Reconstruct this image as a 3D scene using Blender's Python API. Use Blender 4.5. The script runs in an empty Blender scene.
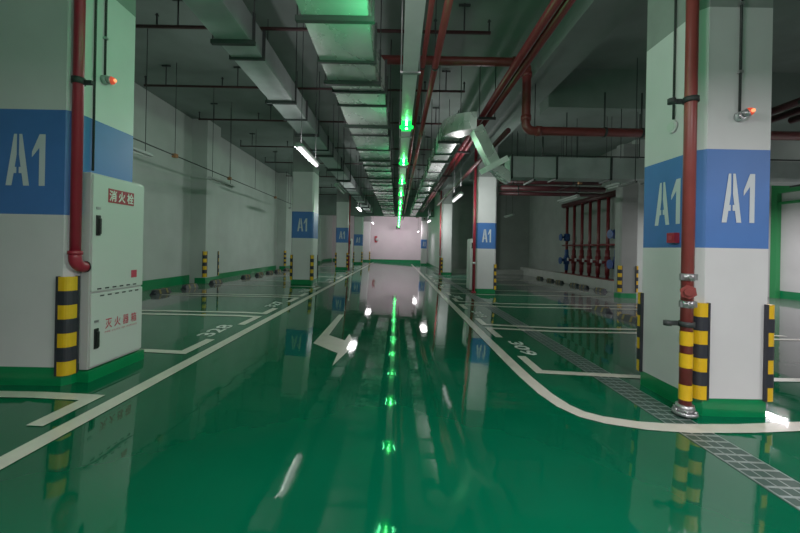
import bpy, bmesh, math, random
from mathutils import Vector, Matrix
random.seed(4)
PI = math.pi
COL = bpy.context.scene.collection
HC = 1.21                      # camera height over the floor under it
CEIL = HC + 3.75

def zf(x, y):                  # the slab falls gently to the drain on the right and away from the camera
    return -.034*max(-2.6, min(2.6, x)) - .005*y

# ---------------------------------------------------------------- materials
def mat(name, color, rough=.5, metal=0, noise=0, nscale=6, emit=None, estr=0, coat=0, rnoise=0, bump=0, stretch=(1, 1, 1)):
    m = bpy.data.materials.new(name); m.use_nodes = True
    nt = m.node_tree; b = nt.nodes['Principled BSDF']
    b.inputs['Base Color'].default_value = (*color, 1)
    b.inputs['Roughness'].default_value = rough
    b.inputs['Metallic'].default_value = metal
    if coat:
        b.inputs['Coat Weight'].default_value = coat; b.inputs['Coat Roughness'].default_value = .04
    if emit:
        b.inputs['Emission Color'].default_value = (*emit, 1); b.inputs['Emission Strength'].default_value = estr
    if noise or rnoise or bump:
        tc = nt.nodes.new('ShaderNodeTexCoord'); mp = nt.nodes.new('ShaderNodeMapping')
        mp.inputs['Scale'].default_value = stretch
        n = nt.nodes.new('ShaderNodeTexNoise'); n.inputs['Scale'].default_value = nscale; n.inputs['Detail'].default_value = 5
        nt.links.new(tc.outputs['Object'], mp.inputs[0]); nt.links.new(mp.outputs[0], n.inputs['Vector'])
        if noise:
            r = nt.nodes.new('ShaderNodeMapRange'); r.inputs['From Min'].default_value = .3; r.inputs['From Max'].default_value = .7
            r.inputs['To Min'].default_value = 1-noise; r.inputs['To Max'].default_value = 1+noise
            mx = nt.nodes.new('ShaderNodeVectorMath'); mx.operation = 'SCALE'; mx.inputs[0].default_value = color
            nt.links.new(n.outputs['Fac'], r.inputs['Value']); nt.links.new(r.outputs[0], mx.inputs['Scale'])
            nt.links.new(mx.outputs[0], b.inputs['Base Color'])
        if rnoise:
            r = nt.nodes.new('ShaderNodeMapRange'); r.inputs['To Min'].default_value = max(0, rough-rnoise); r.inputs['To Max'].default_value = rough+rnoise
            nt.links.new(n.outputs['Fac'], r.inputs['Value']); nt.links.new(r.outputs[0], b.inputs['Roughness'])
        if bump:
            bp = nt.nodes.new('ShaderNodeBump'); bp.inputs['Strength'].default_value = bump; bp.inputs['Distance'].default_value = .02
            nt.links.new(n.outputs['Fac'], bp.inputs['Height']); nt.links.new(bp.outputs[0], b.inputs['Normal'])
    return m

M = {}
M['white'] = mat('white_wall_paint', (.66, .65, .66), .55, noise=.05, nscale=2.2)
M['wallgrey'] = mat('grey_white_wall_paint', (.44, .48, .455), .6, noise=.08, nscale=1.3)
M['wallend'] = mat('warm_white_wall_paint', (.70, .615, .65), .6, noise=.04, nscale=1.3)
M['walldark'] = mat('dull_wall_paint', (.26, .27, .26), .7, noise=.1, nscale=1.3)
M['blue'] = mat('blue_band_paint', (.055, .17, .50), .5, noise=.06, nscale=3)
M['letter'] = mat('pale_letter_paint', (.62, .66, .70), .5)
M['concrete'] = mat('bare_concrete', (.26, .28, .27), .8, noise=.12, nscale=3)
M['ceiling'] = mat('ceiling_concrete', (.175, .215, .198), .85, noise=.16, nscale=1.1)
M['skirt'] = mat('green_skirting_paint', (.0, .21, .065), .3, noise=.08, nscale=5, coat=.3)
M['galv'] = mat('galvanised_sheet', (.78, .82, .79), .27, .6, noise=.12, nscale=3, rnoise=.10, stretch=(1, .6, 1))
M['galvdull'] = mat('dull_galvanised_sheet', (.40, .45, .44), .5, .45, noise=.15, nscale=3, rnoise=.1, bump=.08)
M['iron'] = mat('dark_hanger_steel', (.025, .03, .03), .6)
M['red'] = mat('red_pipe_paint', (.25, .042, .038), .38, noise=.1, nscale=9)
M['redbright'] = mat('crimson_pipe_paint', (.34, .022, .042), .35, noise=.08, nscale=9)
M['ceilred'] = mat('overhead_red_pipe_paint', (.17, .030, .028), .4, noise=.12, nscale=9)
M['pairred'] = mat('overhead_crimson_pipe_paint', (.17, .018, .024), .38, noise=.1, nscale=9)
M['sprinkred'] = mat('blackish_red_pipe_paint', (.045, .012, .014), .5)
M['yellowdull'] = mat('dull_yellow_stripe', (.20, .14, .02), .5)  # darker yellow than the corner guard bands
M['reddark'] = mat('dark_red_pipe_paint', (.065, .012, .017), .45, noise=.1, nscale=9)
M['rubber'] = mat('black_rubber', (.022, .023, .033), .5, noise=.1, nscale=20)
M['yellow'] = mat('yellow_reflective_sheet', (.78, .46, .01), .35, noise=.06, nscale=14)
M['cabinet'] = mat('white_enamelled_steel', (.60, .62, .60), .35)
M['cabside'] = mat('grey_white_enamelled_steel', (.50, .49, .49), .4)
M['black'] = mat('black_plastic', (.012, .014, .014), .35)
M['sign'] = mat('red_sign_sheet', (.42, .02, .04), .4)
M['signwhite'] = mat('white_sign_lettering', (.75, .76, .72), .5)
M['redtext'] = mat('red_printing', (.55, .05, .09), .5)
M['chrome'] = mat('grey_cast_metal', (.45, .45, .46), .35, .8)
M['line'] = mat('cream_floor_paint', (.70, .66, .57), .32, noise=.07, nscale=7, coat=.5)
M['num'] = mat('worn_white_floor_paint', (.62, .64, .60), .4, noise=.3, nscale=14)
M['grate'] = mat('drain_grating_steel', (.40, .46, .44), .4, .6, noise=.2, nscale=30)
M['drain'] = mat('dark_drain_channel', (.03, .075, .058), .4)
M['tray'] = mat('pale_trunking_enamel', (.86, .90, .87), .35, 0, noise=.06, nscale=4)
M['tubeon'] = mat('lit_tube', (1, 1, 1), .4, emit=(1, .94, .98), estr=5)
M['tubenear'] = mat('lit_tube_dim', (1, 1, 1), .4, emit=(1, .95, .98), estr=1.25)
M['tubeoff'] = mat('unlit_tube', (.34, .37, .35), .3)
M['fixture'] = mat('white_fixture_enamel', (.33, .36, .345), .4)
M['greenlamp'] = mat('green_lamp_lens', (0, .5, .1), .3, emit=(.10, 1, .22), estr=40)
M['greenglow'] = mat('green_lamp_glow', (.01, .5, .08), .3, emit=(0, .9, .08), estr=1.6)
M['siren'] = mat('red_beacon_lens', (.8, .08, .04), .25, emit=(1, .10, .05), estr=.35)
M['sirenred'] = mat('orange_beacon_core', (.9, .3, .1), .25, emit=(1, .25, .10), estr=1.6)
M['valveblue'] = mat('blue_valve_enamel', (.03, .07, .24), .4)
M['valvewhite'] = mat('pale_valve_tag', (.42, .40, .44), .5)
M['doorgreen'] = mat('green_door_frame_paint', (.03, .30, .09), .45)
M['brown'] = mat('brown_plastic', (.30, .13, .05), .5)
M['kerb'] = mat('pale_kerb_paint', (.40, .39, .38), .6, noise=.1, nscale=3)

def floor_mat():
    m = bpy.data.materials.new('glossy_epoxy_floor'); m.use_nodes = True
    nt = m.node_tree; N = nt.nodes; L = nt.links; b = N['Principled BSDF']
    tc = N.new('ShaderNodeTexCoord'); sep = N.new('ShaderNodeSeparateXYZ'); L.new(tc.outputs['Object'], sep.inputs[0])
    ab = N.new('ShaderNodeMath'); ab.operation = 'ABSOLUTE'; L.new(sep.outputs['X'], ab.inputs[0])
    st = N.new('ShaderNodeMapRange'); st.inputs['From Min'].default_value = 4.25; st.inputs['From Max'].default_value = 4.33
    L.new(ab.outputs[0], st.inputs['Value'])
    # paler towards the far end: floor reflections painted into the colour
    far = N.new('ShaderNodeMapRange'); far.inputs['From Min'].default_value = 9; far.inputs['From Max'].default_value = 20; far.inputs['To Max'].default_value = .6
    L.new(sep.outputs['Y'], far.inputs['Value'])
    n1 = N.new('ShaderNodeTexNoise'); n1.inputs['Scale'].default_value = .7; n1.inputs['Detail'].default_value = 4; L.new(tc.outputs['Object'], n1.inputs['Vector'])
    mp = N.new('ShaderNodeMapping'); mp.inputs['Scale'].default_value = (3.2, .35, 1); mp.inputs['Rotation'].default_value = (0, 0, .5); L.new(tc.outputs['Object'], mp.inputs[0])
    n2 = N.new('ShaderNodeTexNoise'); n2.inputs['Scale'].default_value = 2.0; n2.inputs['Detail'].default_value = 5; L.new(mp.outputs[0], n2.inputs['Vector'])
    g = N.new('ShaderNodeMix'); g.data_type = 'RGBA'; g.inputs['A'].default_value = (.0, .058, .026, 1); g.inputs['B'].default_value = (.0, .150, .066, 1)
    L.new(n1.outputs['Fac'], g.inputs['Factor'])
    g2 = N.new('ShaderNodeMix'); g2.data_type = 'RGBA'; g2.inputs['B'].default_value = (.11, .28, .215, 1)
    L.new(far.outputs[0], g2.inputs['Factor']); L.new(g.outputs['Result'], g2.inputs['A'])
    c = N.new('ShaderNodeMix'); c.data_type = 'RGBA'; c.inputs['B'].default_value = (.15, .155, .155, 1)
    L.new(st.outputs[0], c.inputs['Factor']); L.new(g2.outputs['Result'], c.inputs['A']); L.new(c.outputs['Result'], b.inputs['Base Color'])
    r = N.new('ShaderNodeMapRange'); r.inputs['From Min'].default_value = .35; r.inputs['From Max'].default_value = .7
    r.inputs['To Min'].default_value = .16; r.inputs['To Max'].default_value = .34
    L.new(n2.outputs['Fac'], r.inputs['Value']); L.new(r.outputs[0], b.inputs['Roughness'])
    b.inputs['Specular IOR Level'].default_value = 0; b.inputs['Coat Weight'].default_value = .85; b.inputs['Coat IOR'].default_value = 1.68
    rc = N.new('ShaderNodeMapRange'); rc.inputs['From Min'].default_value = .35; rc.inputs['From Max'].default_value = .7
    rc.inputs['To Min'].default_value = .025; rc.inputs['To Max'].default_value = .075
    L.new(n2.outputs['Fac'], rc.inputs['Value']); L.new(rc.outputs[0], b.inputs['Coat Roughness'])
    n3 = N.new('ShaderNodeTexNoise'); n3.inputs['Scale'].default_value = 5; n3.inputs['Detail'].default_value = 2; L.new(tc.outputs['Object'], n3.inputs['Vector'])
    bp = N.new('ShaderNodeBump'); bp.inputs['Strength'].default_value = .05; bp.inputs['Distance'].default_value = .02
    L.new(n3.outputs['Fac'], bp.inputs['Height']); L.new(bp.outputs[0], b.inputs['Coat Normal'])
    return m
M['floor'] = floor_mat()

# ---------------------------------------------------------------- mesh builder (world coordinates)
class MB:
    def __init__(s): s.bm = bmesh.new(); s.mi = 0
    def _set(s, faces):
        for f in faces: f.material_index = s.mi
        return s
    def m(s, i): s.mi = i; return s
    def quad(s, pts): return s._set([s.bm.faces.new([s.bm.verts.new(p) for p in pts])])
    def box(s, lo, hi, bev=0):
        x0, y0, z0 = lo; x1, y1, z1 = hi
        return s.prism([(x0, y0), (x1, y0), (x1, y1), (x0, y1)], z0, z1, bev)
    def prism(s, poly, z0, z1, bev=0, M4=None):
        n = len(poly)
        a = [s.bm.verts.new((x, y, z0)) for x, y in poly]; b = [s.bm.verts.new((x, y, z1)) for x, y in poly]
        fs = [s.bm.faces.new(a[::-1]), s.bm.faces.new(b)]
        for i in range(n): fs.append(s.bm.faces.new((a[i], a[(i+1) % n], b[(i+1) % n], b[i])))
        s._set(fs)
        if bev:
            es = list({e for f in fs for e in f.edges})
            r = bmesh.ops.bevel(s.bm, geom=es, offset=bev, segments=2, affect='EDGES', profile=.6)
            s._set(r['faces'])
            vs = set(v for f in r['faces'] for v in f.verts) | {v for v in a+b if v.is_valid}
        else: vs = a+b
        if M4 is not None:
            # include every vertex connected to the prism
            todo = list(vs); seen = set(todo)
            while todo:
                v = todo.pop()
                for e in v.link_edges:
                    o = e.other_vert(v)
                    if o not in seen: seen.add(o); todo.append(o)
            for v in seen: v.co = M4 @ v.co
        return s
    def tube(s, pts, r, seg=12, cap=True):
        pts = [Vector(p) for p in pts]; n = len(pts); rings = []
        rs = r if isinstance(r, (list, tuple)) else [r]*n
        for i, p in enumerate(pts):
            t = ((pts[min(i+1, n-1)]-p).normalized() if i < n-1 else Vector()) + ((p-pts[max(i-1, 0)]).normalized() if i > 0 else Vector())
            t.normalize()
            if i == 0:
                u = t.orthogonal().normalized()
            else:
                u = (u - t*u.dot(t)).normalized()
            w = t.cross(u)
            k = 1.0
            if 0 < i < n-1:
                c = (pts[i+1]-p).normalized().dot(t); k = 1/max(.5, c)
            rings.append([s.bm.verts.new(p + (u*math.cos(2*PI*j/seg)+w*math.sin(2*PI*j/seg))*rs[i]) for j in range(seg)])
        fs = []
        for a, b in zip(rings, rings[1:]):
            for j in range(seg):
                f = s.bm.faces.new((a[j], a[(j+1) % seg], b[(j+1) % seg], b[j])); f.smooth = True; fs.append(f)
        if cap: fs += [s.bm.faces.new(rings[0][::-1]), s.bm.faces.new(rings[-1])]
        return s._set(fs)
    def loft(s, secs, cap=True):      # list of closed loops of equal length
        rings = [[s.bm.verts.new(p) for p in sec] for sec in secs]; fs = []; n = len(rings[0])
        for a, b in zip(rings, rings[1:]):
            for j in range(n): fs.append(s.bm.faces.new((a[j], a[(j+1) % n], b[(j+1) % n], b[j])))
        if cap: fs += [s.bm.faces.new(rings[0][::-1]), s.bm.faces.new(rings[-1])]
        return s._set(fs)
    def dome(s, c, r, axis='z', seg=14, rings=6, flat=1.0, full=False):
        c = Vector(c); secs = []
        k0 = -rings if full else 0
        for i in range(k0, rings):
            a = i/rings*PI/2; rr = r*math.cos(a); h = r*math.sin(a)*flat
            if full and i == -rings: rr = r*.02
            loop = []
            for j in range(seg):
                p = (rr*math.cos(2*PI*j/seg), rr*math.sin(2*PI*j/seg), h)
                if axis == '-y': p = (p[0], -p[2], p[1])
                if axis == 'x': p = (p[2], p[0], p[1])
                if axis == '-x': p = (-p[2], p[1], p[0])
                if axis == '-z': p = (p[1], p[0], -p[2])
                loop.append(c+Vector(p))
            secs.append(loop)
        n0 = len(s.bm.faces)
        s.loft(secs); s.bm.faces.ensure_lookup_table()
        for f in s.bm.faces[n0:]: f.smooth = True
        return s
    def build(s, name, mats, parent=None, origin=None):
        bmesh.ops.recalc_face_normals(s.bm, faces=s.bm.faces[:])
        if not isinstance(mats, (list, tuple)): mats = [mats]
        o0 = Vector((0, 0, 0))
        if parent is not None:
            q = parent
            while q is not None: o0 = o0 + q.location; q = q.parent
        if origin is not None: o0 = o0 + (Vector(origin) - o0)
        bmesh.ops.translate(s.bm, verts=s.bm.verts[:], vec=-o0)
        me = bpy.data.meshes.new(name); s.bm.to_mesh(me); s.bm.free()
        for m in mats: me.materials.append(M[m] if isinstance(m, str) else m)
        ob = bpy.data.objects.new(name, me); COL.objects.link(ob)
        if parent is not None:
            ob.parent = parent
            q = parent; pw = Vector((0, 0, 0))
            while q is not None: pw = pw + q.location; q = q.parent
            ob.location = o0 - pw
        else: ob.location = o0
        return ob

def tag(o, label, cat, group=None, kind='thing'):
    o['label'] = label; o['category'] = cat; o['kind'] = kind
    if group: o['group'] = group
    return o
def thing(name, label, cat, loc, group=None):
    o = bpy.data.objects.new(name, None); COL.objects.link(o); o.location = loc; o.empty_display_size = .1
    return tag(o, label, cat, group)
def struct(name, mb, mats):
    o = mb.build(name, mats); o['kind'] = 'structure'; return o
def copy_tree(o, loc=None, label=None, parent=None):
    c = o.copy(); COL.objects.link(c); c.parent = parent
    for ch in list(o.children): copy_tree(ch, parent=c)
    if loc is not None: c.location = loc
    if label: c['label'] = label
    return c

FONTS = {}
def text_polys(txt, height, bold=0.0):
    """Built-in lettering as a flat mesh: list of polygons in (x, y) with origin at the middle of the text."""
    cu = bpy.data.curves.new('lettering', 'FONT'); cu.body = txt; cu.size = 1; cu.offset = bold; cu.resolution_u = 2
    ob = bpy.data.objects.new('lettering', cu); COL.objects.link(ob)
    dg = bpy.context.evaluated_depsgraph_get(); me = bpy.data.meshes.new_from_object(ob.evaluated_get(dg))
    pv = [(v.co.x, v.co.y) for v in me.vertices]; pol = [list(p.vertices) for p in me.polygons]
    bpy.data.objects.remove(ob); bpy.data.curves.remove(cu); bpy.data.meshes.remove(me)
    x0 = min(p[0] for p in pv); x1 = max(p[0] for p in pv); y0 = min(p[1] for p in pv); y1 = max(p[1] for p in pv)
    k = height/(y1-y0)
    return [((x-(x0+x1)/2)*k, (y-(y0+y1)/2)*k) for x, y in pv], pol, (x1-x0)*k
def put_text(mb, txt, height, c, ux, uy, width=None, bold=0.0):
    pv, pol, w = text_polys(txt, height, bold); kx = (width/w) if width else 1
    c = Vector(c); ux = Vector(ux); uy = Vector(uy)
    vs = [mb.bm.verts.new(c+ux*(x*kx)+uy*y) for x, y in pv]
    for p in pol:
        try: mb._set([mb.bm.faces.new([vs[i] for i in p])])
        except ValueError: pass

def stencil(mb, c, ux, uy, w, h, gap=.05):
    """Stencilled A1: the A in two halves with a thin bridge, the 1 with a flag."""
    A = [[(0, 0), (.20, 0), (.268, .24), (.36, .24), (.36, .36), (.30, .36), (.36, .60), (.36, 1), (.26, 1)],
         [(.80, 0), (.60, 0), (.54, .24), (.44, .24), (.44, .36), (.505, .36), (.44, .60), (.44, 1), (.54, 1)]]
    wA = .60; x1 = .66; w1 = .34
    c = Vector(c); ux = Vector(ux); uy = Vector(uy)
    def P(x, y): return c + ux*((x-.5)*w) + uy*((y-.5)*h)
    for half in A:
        # split into convex quads: leg and crossbar
        pts = half
        for idx in ((0, 1, 2, 5, 6, 7, 8), (2, 3, 4, 5)):
            mb.quad([P(pts[i][0]*wA/.8, pts[i][1]) for i in idx])
    one = [[(.55, 0), (1, 0), (1, 1), (.55, 1)], [(.55, 1), (0, .66), (0, .55), (.55, .74)]]
    for q in one: mb.quad([P(x1+x*w1, y) for x, y in q])

# ---------------------------------------------------------------- setting
WL, WR, WE, WB = -6.2, 7.85, 34.0, -6.0
mb = MB()
xs = [WL-.2, -4.3, -2.6, 0, 2.6, 4.3, 13.2]; ys = [WB-.2, 0, 10, 20, WE+.2]
for i in range(len(xs)-1):
    for j in range(len(ys)-1):
        mb.quad([(x, y, zf(x, y)) for x, y in ((xs[i], ys[j]), (xs[i+1], ys[j]), (xs[i+1], ys[j+1]), (xs[i], ys[j+1]))])
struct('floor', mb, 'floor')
mb = MB(); mb.box((WL-.2, WB-.2, CEIL), (13.2, WE+.2, CEIL+.2)); struct('ceiling', mb, 'ceiling')
# left wall with its piers
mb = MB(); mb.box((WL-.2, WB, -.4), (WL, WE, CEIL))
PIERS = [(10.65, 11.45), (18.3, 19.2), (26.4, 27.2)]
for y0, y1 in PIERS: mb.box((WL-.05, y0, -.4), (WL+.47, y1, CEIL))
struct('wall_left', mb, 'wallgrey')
mb = MB()
def bb(y0, y1, x): mb.box((x-.3, y0, zf(x, y0)-.3), (x+.018, y1, zf(x, y0)+.17))
ye = WB
for y0, y1 in PIERS:
    bb(ye, y0-.018, WL); bb(y0-.018, y1+.018, WL+.47); ye = y1+.018
bb(ye, WE-.01, WL)
struct('baseboard_left', mb, 'skirt')
mb = MB(); mb.box((WL, WE, -.5), (2.7, WE+.2, CEIL)); struct('wall_end', mb, 'wallend')
mb = MB(); mb.box((WL+.1, WE-.03, -.5), (2.68, WE-.002, .10)); struct('baseboard_end', mb, 'skirt')
# right: a long wall beside the far half of the aisle, a cross wall, the side wall of the bays, and the open bay beyond
mb = MB(); mb.box((2.70, 21.2, -.5), (2.9, WE+.2, CEIL)); struct('wall_aisle', mb, 'white')
mb = MB(); mb.box((2.67, 21.2, -.5), (2.699, WE-.04, -.02)); struct('baseboard_aisle', mb, 'skirt')
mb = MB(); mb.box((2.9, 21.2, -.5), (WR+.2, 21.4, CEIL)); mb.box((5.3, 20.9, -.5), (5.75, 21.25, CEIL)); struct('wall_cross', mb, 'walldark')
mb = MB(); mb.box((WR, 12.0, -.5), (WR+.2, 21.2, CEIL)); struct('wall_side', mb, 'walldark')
mb = MB(); mb.box((WR, 11.8, -.5), (13.0, 12.0, CEIL)); struct('wall_cross_near', mb, 'wallgrey')
mb = MB(); mb.box((12.1, WB, -.5), (12.3, 11.8, CEIL)); struct('wall_right', mb, 'white')
mb = MB(); mb.box((12.07, WB+.1, -.4), (12.099, 11.2, .10)); struct('baseboard_right', mb, 'skirt')
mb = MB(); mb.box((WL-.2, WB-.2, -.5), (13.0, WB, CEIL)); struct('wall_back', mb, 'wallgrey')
mb = MB(); mb.box((7.35, 12.02, -.4), (7.84, 21.15, .22)); mb.box((3.0, 20.6, -.4), (7.35, 21.19, .05)); struct('trim_kerb', mb, 'kerb')
# beams
mb = MB(); mb.box((2.45, WB, HC+3.2), (3.05, 21.2, CEIL)); struct('trim_beam_long', mb, 'ceiling')
mb = MB(); mb.box((3.05, 7.3, HC+2.95), (12.1, 7.75, CEIL)); struct('trim_beam_bay', mb, 'ceiling')
mb = MB(); mb.box((3.05, 15.0, HC+2.95), (WR, 15.4, CEIL)); struct('trim_beam_far_bay', mb, 'ceiling')
mb = MB(); mb.box((WL, 26.2, HC+2.35), (2.7, 26.7, CEIL)); struct('trim_beam_cross', mb, 'ceiling')
# green framed doorway in the right wall
mb = MB(); mb.box((11.95, 11.22, -.3), (12.09, 11.40, HC+2.35)); mb.box((11.95, 6.5, HC+1.95), (12.09, 11.22, HC+2.35)); mb.box((12.0, 6.5, HC+1.6), (12.08, 11.22, HC+1.68))
struct('door_1', mb, 'doorgreen')

# ---------------------------------------------------------------- floor markings
def strip(mb, pts, w, close=False, z=.005):
    """a painted stripe of width w along pts (x, y), following the slope of the floor"""
    P = [Vector((p[0], p[1])) for p in pts]; Q = [P[0]]
    for a, b in zip(P, P[1:]):
        n = max(1, int((b-a).length/.35)); Q += [a+(b-a)*(i/n) for i in range(1, n+1)]
    L = []
    for i, p in enumerate(Q):
        d1 = (Q[min(i+1, len(Q)-1)]-p); d0 = (p-Q[max(i-1, 0)])
        d = (d1.normalized() if d1.length else Vector((0, 0)))+(d0.normalized() if d0.length else Vector((0, 0))); d.normalize()
        k = 1.0
        if d1.length and d0.length: k = 1/max(.6, d.dot(d1.normalized()))
        nrm = Vector((-d.y, d.x))*(w/2*k)
        a = p+nrm; b = p-nrm
        L.append((mb.bm.verts.new((a.x, a.y, zf(a.x, a.y)+z)), mb.bm.verts.new((b.x, b.y, zf(b.x, b.y)+z))))
    for (a, b), (c, d) in zip(L, L[1:]): mb._set([mb.bm.faces.new((a, c, d, b))])
def marking(name, mb, label, cat, origin, group=None, m='line'):
    o = mb.build(name, m, origin=(origin[0], origin[1], zf(*origin))); return tag(o, label, cat, group)

mb = MB(); strip(mb, [(-2.02, -1.0), (-2.02, 10), (-2.03, 31)], .115)
marking('lane_line', mb, 'long straight cream line along the edge of the aisle beside the fire cabinet', 'floor line', (-2.02, 5))
mb = MB()
strip(mb, [(1.30, 31), (1.30, 10), (1.31, 4.2), (1.315, 3.6), (1.34, 3.16), (1.39, 2.92), (1.47, 2.78), (1.60, 2.70), (1.85, 2.64), (2.15, 2.63), (2.64, 2.68), (3.2, 2.74), (6.5, 2.78)], .13)
marking('lane_line', mb, 'cream aisle line that curves round in front of the red riser pillar', 'floor line', (1.31, 6))

def bay(side, y0, y1, label, open_near=False, xin=None, xout=None):
    """one parking bay mark: two dividers and a stub along the aisle at each end"""
    mb = MB(); w = .105; xi = xin; xo = xout
    if y0 is not None: strip(mb, [(xo, y0), (xi+.0*side, y0), (xi, y0+.55)], w)
    if y1 is not None: strip(mb, [(xo, y1), (xi, y1), (xi, y1-(.62 if y0 is not None else .42))], w)
    return marking('bay_marking', mb, label, 'floor line', (xi, (y0 or y1)), 'parking bay outlines')
def number(txt, side, x, y, label):
    mb = MB()
    # on the left the number reads facing -x, on the right facing +x; it lies along the aisle
    ux = Vector((0, 1, 0)) if side < 0 else Vector((0, -1, 0)); uy = Vector((side, 0, 0))
    put_text(mb, txt, .20, (x, y, 0), ux, uy, width=.66, bold=.02)
    for v in mb.bm.verts: v.co.z = zf(v.co.x, v.co.y)+.004
    marking('bay_number', mb, label, 'painted number', (x, y), 'parking bay numbers', 'num')
# left bays
bay(-1, None, 2.62, 'bay outline corner on the floor in front of the pillar with the fire cabinet', xin=-2.22, xout=-5.3)
LB = [(3.77, 5.78, '328'), (6.07, 8.05, '327'), (8.36, 10.35, '326'), (11.9, 13.9, '325'), (14.2, 16.2, '324'), (16.5, 18.4, '323'), (20.0, 22.0, '322'), (22.3, 24.3, '321')]
who = ['first bay outline past the fire cabinet, its nearest', 'second bay outline past the fire cabinet', 'third bay outline past the fire cabinet, just before the next pillar',
       'first bay outline behind the second pillar of the cabinet row', 'second bay outline behind the second pillar of the cabinet row', 'third bay outline behind the second pillar of the cabinet row',
       'first bay outline behind the third pillar of the cabinet row', 'second bay outline behind the third pillar of the cabinet row']
for (y0, y1, n), l in zip(LB, who):
    bay(-1, y0, y1, l, xin=-2.24, xout=-5.3)
    number(n, -1, -2.40, (y0+y1)/2, 'white floor number %s inside the %s' % (n, l.split(',')[0].replace(' outline', '')))
RB = [(3.76, 5.86, '309'), (6.14, 8.38, '308'), (8.9, 10.7, '307'), (11.9, 13.9, '306'), (14.2, 16.2, '305'), (16.5, 18.4, '304')]
who = ['first bay outline past the pillar with the red riser', 'second bay outline past the pillar with the red riser', 'third bay outline past the pillar with the red riser',
       'first bay outline behind the smaller pillar of the riser row', 'second bay outline behind the smaller pillar of the riser row', 'third bay outline behind the smaller pillar of the riser row']
for (y0, y1, n), l in zip(RB, who):
    bay(1, y0, y1, l, xin=1.53, xout=6.4)
    number(n, 1, 1.68, (y0+y1)/2-.1, 'white floor number %s inside the %s' % (n, l.split(',')[0].replace(' outline', '')))
# turn arrow
A = [(-1.01, 6.33), (-.92, 6.35), (-.90, 4.83), (-.65, 4.60), (-.64, 4.96), (-.50, 4.45), (-.63, 3.59), (-.65, 4.03), (-1.01, 4.39)]
mb = MB()
for idx in ((0, 1, 2, 8), (8, 2, 3, 7), (4, 5, 6, 7, 3)): mb.quad([(A[i][0], A[i][1], zf(*A[i])+.005) for i in idx])
marking('direction_arrow', mb, 'bent white turn arrow painted in the middle of the green aisle', 'floor arrow', (-.8, 4.6))
# guide lines on the grey floor beyond the riser pillar
mb = MB(); strip(mb, [(4.9, 5.6), (11.5, 5.6)], .1)
marking('bay_line', mb, 'pale line on the grey floor behind the pillar with the red riser', 'floor line', (6, 5.6))

# drain grating
dr = thing('drain_grating', 'long narrow steel drain grating let into the floor along the red riser pillars', 'drain', (2.2, 2.6, zf(2.2, 2.6)))
mb = MB(); strip(mb, [(2.19, .8), (2.2, 20.9)], .27, z=.0015); mb.build('channel', 'drain', dr)
mb = MB()
for x in (2.07, 2.145, 2.22, 2.32): strip(mb, [(x, .8), (x, 13)], .010, z=.0035)
mb.build('rail', 'grate', dr)
mb = MB()
for i in range(150):
    y = .85+i*.08; y2 = y+.03
    mb.quad([(2.07, y, zf(2.07, y)+.0035), (2.32, y, zf(2.32, y)+.0035), (2.32, y+.018, zf(2.32, y)+.0035), (2.07, y+.018, zf(2.07, y)+.0035)])
mb.build('crossbar_grid', 'grate', dr)

# ---------------------------------------------------------------- pillars
def pillar(label, x0, x1, y0, y1, band, paint_top, texts=('front',), tl=None, th=.40, skirt_h=.145, fat=0, paint='white'):
    zb = min(zf(x0, y0), zf(x1, y1))-.02; xc = (x0+x1)/2
    t = thing('concrete_pillar', label, 'pillar', (xc, (y0+y1)/2, zb), 'painted concrete pillars')
    zfl = zf(xc, y0)
    def oct_(e=0, ch=.045):
        a, b, c, d = x0-e, x1+e, y0-e, y1+e
        return [(a+ch, c), (b-ch, c), (b, c+ch), (b, d-ch), (b-ch, d), (a+ch, d), (a, d-ch), (a, c+ch)]
    mb = MB(); P = oct_()
    lev = [(zb, 0), (paint_top, 1)] if band is None else [(zb, 0), (band[0], 2), (band[1], 0), (paint_top, 1)]
    top = HC+3.2 if x0 > 2.2 and y0 < 21 else CEIL
    lev.append((top-.002, None))
    for (za, mi), (zc, _) in zip(lev, lev[1:]):
        mb.m(mi)
        for i in range(8):
            p, q = P[i], P[(i+1) % 8]; mb.quad([(*p, za), (*q, za), (*q, zc), (*p, zc)])
    mb.m(1).quad([(*p, top-.002) for p in P])
    bmesh.ops.remove_doubles(mb.bm, verts=mb.bm.verts[:], dist=1e-5)
    mb.build('shaft', [paint, 'concrete', 'blue'], t)
    mb = MB(); mb.prism(oct_(.0015), zb, zfl+skirt_h); 
    if fat: mb.box((x1-.05, y0+.085, zb), (x1+fat, y1+.02, zfl+.085))
    mb.build('skirting', 'skirt', t)
    if band is not None:
        for f in texts:
            mb = MB()
            zc = tl if tl else (band[0]+band[1])/2
            if f == 'front': stencil(mb, (xc, y0-.004, zc), (1, 0, 0), (0, 0, 1), (x1-x0)*.44, th)
            if f == 'side': stencil(mb, (x0-.004, (y0+y1)/2-.0, zc), (0, -1, 0), (0, 0, 1), (x1-x0)*.50, th)
            mb.build('lettering', 'letter', t)
    return t
def Lband(y): return (HC+.21, HC+1.036)
def Rband(y): return (HC+.05, HC+.85)
L1 = pillar('large white pillar with a blue A1 band that carries the fire cabinet', -3.28, -2.58, 2.80, 3.50, Lband(0), HC+2.19, tl=HC+.637, th=.405, fat=.10)
L2 = pillar('white pillar with a blue A1 band, second from the fire cabinet, under the lit tube', -3.28, -2.60, 11.0, 11.7, (HC+.25, HC+1.07), HC+2.3)
L3 = pillar('white A1 pillar third along the fire cabinet row', -3.28, -2.62, 19.0, 19.6, (HC+.23, HC+1.03), HC+2.4)
L4 = pillar('small distant A1 pillar fourth along the fire cabinet row', -3.28, -2.62, 26.9, 27.5, (HC+.12, HC+.98), HC+2.3)
L5 = pillar('plain white pillar last on the cabinet side, near the pinkish end wall', -3.2, -2.5, 33.0, 33.6, None, HC+2.4)
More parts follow.
